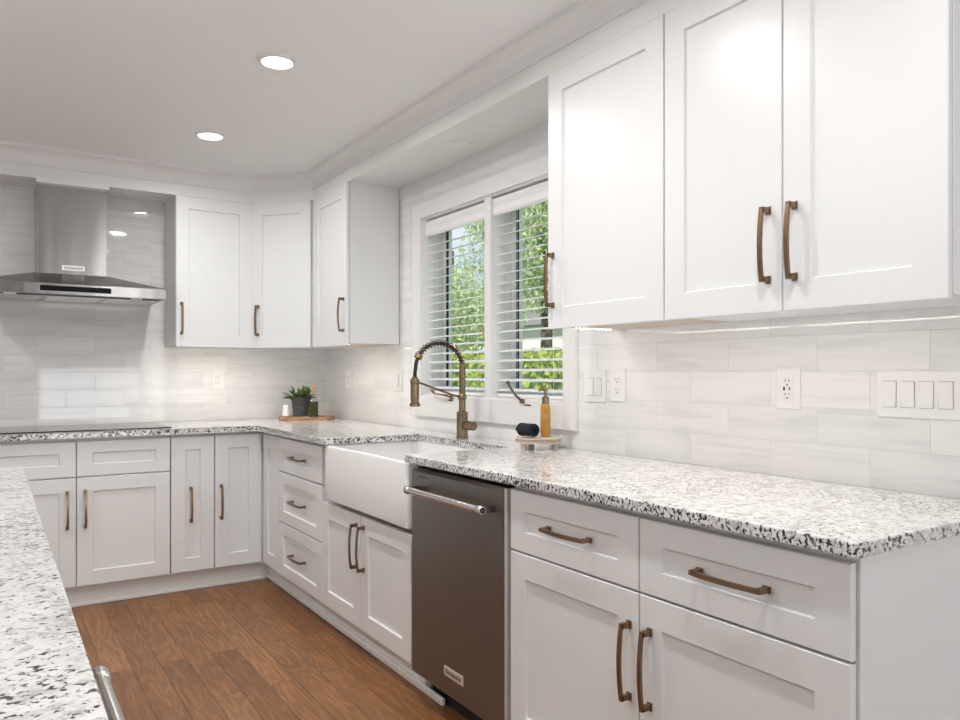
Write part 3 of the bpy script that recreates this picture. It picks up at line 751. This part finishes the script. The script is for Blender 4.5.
# ------------------------------------------------------------------ switches and outlets
def plate(label, u_mid, w_, zc, kinds, wall, name='wall_outlet', cat='outlet'):
    loc = (0, u_mid, zc) if wall == 'right' else (u_mid, 0, zc)
    t = thing(name, label, cat, loc, RW if wall == 'right' else 0)
    h = .060
    MB().box(-w_/2, w_/2, -.006, 0, -h, h, .0025).obj('cover_plate', 'plastic', t)
    n = len(kinds); st = .046
    for i, k_ in enumerate(kinds):
        x = (i-(n-1)/2)*st
        if k_ == 'rocker':
            MB().box(x-.0178, x+.0178, -.0065, -.001, -.0345, .0345).obj('switch_frame', 'gapgrey', t)
            m = MB(); m.loops([rect(x-.0165, x+.0165, -.033, .033, -.002), rect(x-.0165, x+.0165, -.033, .033, -.0072)], True, False)
            f = [m.bm.verts.new(p) for p in ((x-.0165, -.0115 if i % 2 == 0 else -.0075, -.033), (x+.0165, -.0115 if i % 2 == 0 else -.0075, -.033), (x+.0165, -.0075 if i % 2 == 0 else -.0115, .033), (x-.0165, -.0075 if i % 2 == 0 else -.0115, .033))]
            b0 = [v for v in m.bm.verts if abs(v.co.y+.0072) < 1e-5]
            m.bm.faces.new(f)
            order = [min(b0, key=lambda v: (v.co.x-p.co.x)**2+(v.co.z-p.co.z)**2) for p in f]
            for q in range(4): m.bm.faces.new((order[q], order[(q+1) % 4], f[(q+1) % 4], f[q]))
            m.obj('rocker', 'plastic', t)
        else:
            MB().box(x-.0175, x+.0175, -.0085, -.001, -.034, .034, .001).obj('socket_face', 'plastic', t)
            for s_ in (-1, 1):
                m = MB(); zz = s_*.0195
                sk = MB().box(x-.0150, x+.0150, -.0088, -.008, zz-.0135, zz+.0135, .0003).obj('socket', 'plastic', t)
                m.box(x-.0075, x-.0055, -.0092, -.008, zz-.001, zz+.008); m.box(x+.0055, x+.0075, -.0092, -.008, zz-.000, zz+.007); m.box(x-.0025, x+.0025, -.0092, -.008, zz-.010, zz-.0055); m.obj('slots', 'ink', sk)
            if k_ == 'usb':
                m = MB(); m.box(x-.013, x-.0075, -.0092, -.008, -.006, .005); m.box(x+.006, x+.0095, -.0092, -.008, -.005, .004); m.obj('charging_port', 'ink', t)
    return t
M['gapgrey'] = plain('grey_switch_gap', (.35, .35, .35), .5, var=.02)
ZO = 1.174
plate('white electrical outlet on the back wall below the wall cabinet beside the hood', -.728, .076, ZO, ['socket'], 'back')
plate('white outlet on the right wall nearest the corner, behind the oil bottle', -.430, .100, ZO, ['socket'], 'right')
plate('white single rocker switch on the right wall between corner and window', -1.132, .112, ZO, ['rocker'], 'right', 'light_switch', 'switch')
plate('white double rocker switch just right of the window', -2.816, .122, ZO-.008, ['rocker', 'rocker'], 'right', 'light_switch', 'switch')
plate('white outlet touching the double switch right of the window', -2.944, .080, ZO, ['socket'], 'right')
plate('white outlet with charging ports alone under the double-door wall cabinet', -3.660, .079, ZO, ['usb'], 'right')
plate('white four-gang rocker switch plate at the right edge of the photo', -4.029, .209, ZO-.009, ['rocker']*4, 'right', 'light_switch', 'switch')

# ------------------------------------------------------------------ ceiling lamps and soffit speaker
def lamp(x, y, label):
    t = thing('recessed_light', label, 'ceiling light', (x, y, ZC), 0, 'recessed ceiling lights')
    m = MB(); m.lathe([(.056, -.0005), (.075, -.0005), (.074, -.006), (.060, -.010), (.056, -.004)], n=36); m.obj('trim_ring', 'trim', t, True)
    m = MB(); m.lathe([(.001, -.006), (.056, -.006), (.056, -.001)], n=32, caps=False); m.obj('diffuser', 'lampglow', t)
    l = bpy.data.lights.new('lamp_glow', 'AREA'); l.shape = 'DISK'; l.size = .11; l.energy = LAMP_E; l.color = (1, .985, .965); l.spread = 2.95
    o = bpy.data.objects.new('lamp_glow', l); C.objects.link(o); o.parent = t; o.location = (0, 0, -.012)
lamp(-1.035, -2.141, 'lit recessed ceiling light nearer the camera, larger of the two in view')
lamp(-1.027, -1.051, 'lit recessed ceiling light nearer the range hood, smaller of the two in view')
for x, y in ((-1.04, -3.24), (-1.04, -4.35), (-2.6, -1.4), (-2.6, -2.9), (-2.6, -4.4)): lamp(x, y, 'unseen recessed ceiling light added to brighten the room')  # added lamps, all unseen, to raise the room's light
m = MB(); m.lathe([(.001, -.004), (.058, -.004), (.062, -.006), (.066, -.004), (.067, 0)], (-.155, -2.04, 2.2758), 36)
tag(m.obj('soffit_light', 'trim', None, True), 'round white flush disc in the soffit above the window, unlit', 'ceiling light')

# ------------------------------------------------------------------ island
t = thing('kitchen_island', 'white kitchen island under the granite top at lower left', 'island', (-2.45, -4.0, 0))
child(MB().box(-2.98, -1.925, -5.6, -2.17, .10, .8835).obj('body', 'cab'), t)
child(MB().box(-2.92, -1.99, -5.55, -2.23, 0, .10).obj('toe_base', 'trim'), t)
m = MB(); m.prism([(-3.05, -5.65), (-1.8865, -5.65), (-1.877, -2.150), (-1.895, -2.132), (-3.05, -2.132)], .8840, CT, .004)
tag(m.obj('worktop', 'granite'), 'speckled white granite top of the island at lower left', 'worktop')
t = thing('undercounter_appliance', 'stainless appliance front with a steel bar handle below the island top', 'appliance', (-1.924, -4.1, .12))
child(MB().box(-1.9245, -1.903, -4.42, -3.83, .14, .862, .003).obj('door', 'dwsteel'), t)
m = MB(); hx_, hz_ = -1.845, .797
m.tube([(hx_, -4.40, hz_), (hx_, -3.872, hz_)], .0115, 20)
for y in (-4.405, -3.867): m.tube([(hx_, y-.014, hz_), (hx_, y-.011, hz_), (hx_, y+.011, hz_), (hx_, y+.014, hz_)], [.012, .0145, .0145, .012], 20)
h = child(m.obj('handle', 'rod', None, True), t); tag(h, 'round satin steel bar handle')
for y in (-4.40, -3.872): child(MB().box(-1.906, hx_-.004, y-.008, y+.008, hz_-.010, hz_+.010, .002).obj('bracket', 'rod'), t)

# ------------------------------------------------------------------ garden beyond the window
struct(MB().box(.17, 60, -20, 60, -.5, -.45).obj('ground_outside', 'lawn'), 'green lawn outside')
def leaves(name, m_, pts_fn, n, size, parent=None):
    vs, fs = [], []
    for i in range(n):
        p, nrm = pts_fn(); a = random.uniform(0, 2*PI)
        d = Vector((random.gauss(0, 1), random.gauss(0, 1), random.gauss(0, .7)))+nrm*1.2; d.normalize()
        u = d.cross(Vector((math.cos(a), math.sin(a), .3))).normalized(); v = d.cross(u); s_ = size*random.uniform(.6, 1.3)
        b0 = len(vs)
        for q in (u*s_, v*s_*.5, -u*s_, -v*s_*.5): vs.append(tuple(p+q))
        fs.append((b0, b0+1, b0+2, b0+3))
    me = bpy.data.meshes.new(name); me.from_pydata(vs, [], fs); me.materials.append(M[m_])
    o = bpy.data.objects.new(name, me); C.objects.link(o)
    if parent: o.parent = parent
    return o
def hedge_pt(x0, x1, y0, y1, z0, z1):
    def f():
        k_ = random.random()
        if k_ < .55: p = Vector((x0+random.gauss(0, .05), random.uniform(y0, y1), random.uniform(z0, z1))); n_ = Vector((-1, 0, .2))
        else: p = Vector((random.uniform(x0, x1), random.uniform(y0, y1), z1+random.gauss(0, .05))); n_ = Vector((0, 0, 1))
        return p, n_
    return f
t = thing('hedge', 'long clipped yellow-green hedge outside the window', 'hedge', (4.4, 5.2, -.45))
child(leaves('foliage', 'hedge', hedge_pt(4.0, 4.9, -.5, 11, -.4, 1.43), 17000, .05), t)
child(MB().box(4.12, 4.85, -.4, 10.9, -.45, 1.36).obj('core', 'conifer'), t)
def crown_pt(c, r, sc, lumps):
    L_ = []
    for _ in range(lumps):
        v = Vector((random.gauss(0, 1), random.gauss(0, 1), random.gauss(0, 1))).normalized()*r*random.uniform(.45, .95)
        L_.append((Vector(c)+Vector((v.x*sc[0], v.y*sc[1], v.z*sc[2])), r*random.uniform(.22, .38)))
    def f():
        q, rr = random.choice(L_); v = Vector((random.gauss(0, 1), random.gauss(0, 1), random.gauss(0, 1))).normalized()
        return q+v*rr*random.uniform(.75, 1.05), v
    return f
def tree(label, x, y, H, r, sc, m_, lumps, n, size, th=.16):
    t = thing('tree', label, 'tree', (x, y, -.45), 0, 'trees beyond the hedge')
    mt = MB(); mt.tube([(x, y, -.47), (x+.05, y, H*.3), (x-.05, y+.05, H*.7), (x, y, H)], [th, th*.85, th*.6, th*.2], 10); child(mt.obj('trunk', 'bark', None, True), t)
    child(leaves('foliage', m_, crown_pt((x, y, H*.62), r, sc, lumps), n, size), t)
tree('bright leafy tree outside filling the right half of the window', 8.8, 8.8, 8.8, 2.0, (.95, 1.05, 1.45), 'tree', 70, 26000, .06)
tree('smaller leafy tree outside, low in the left half of the window', 9.8, 14.6, 4.9, 1.9, (1, 1.15, .62), 'tree', 46, 16000, .06)
tree('dark evergreen tree outside at the right edge of the window', 13.0, 12.2, 9.5, 2.0, (.7, .85, 1.6), 'conifer', 50, 14000, .07)
tree('tall pale tree far outside, between the other trees', 24, 22.5, 6.5, 2.4, (1, 1, 1.0), 'tree', 40, 8000, .13)
t = thing('neighbour_house', 'pale neighbouring house outside beyond the hedge', 'house', (15, 14, -.45))
child(MB().box(15, 20, 9.5, 24, -.45, 3.0).obj('wall', 'siding'), t)
m = MB(); m.loops([[(14.6, y, 2.95), (17.5, y, 4.5), (20.4, y, 2.95)] for y in (9.2, 24.3)]); child(m.obj('roof', 'roof'), t)
for y in (10.5, 12.6, 15.4, 18.0, 20.6):
    f = MB(); f.box(14.95, 15.0, y-.65, y+.65, .75, 2.1); fo = child(f.obj('window_pane', 'trim_dark'), t)
    f = MB(); f.box(14.93, 14.99, y-.03, y+.03, .75, 2.1); f.box(14.93, 14.99, y-.65, y+.65, 1.40, 1.46); f.box(14.93, 14.99, y-.72, y-.65, .7, 2.15); f.box(14.93, 14.99, y+.65, y+.72, .7, 2.15); child(f.obj('window_frame', 'siding'), t)
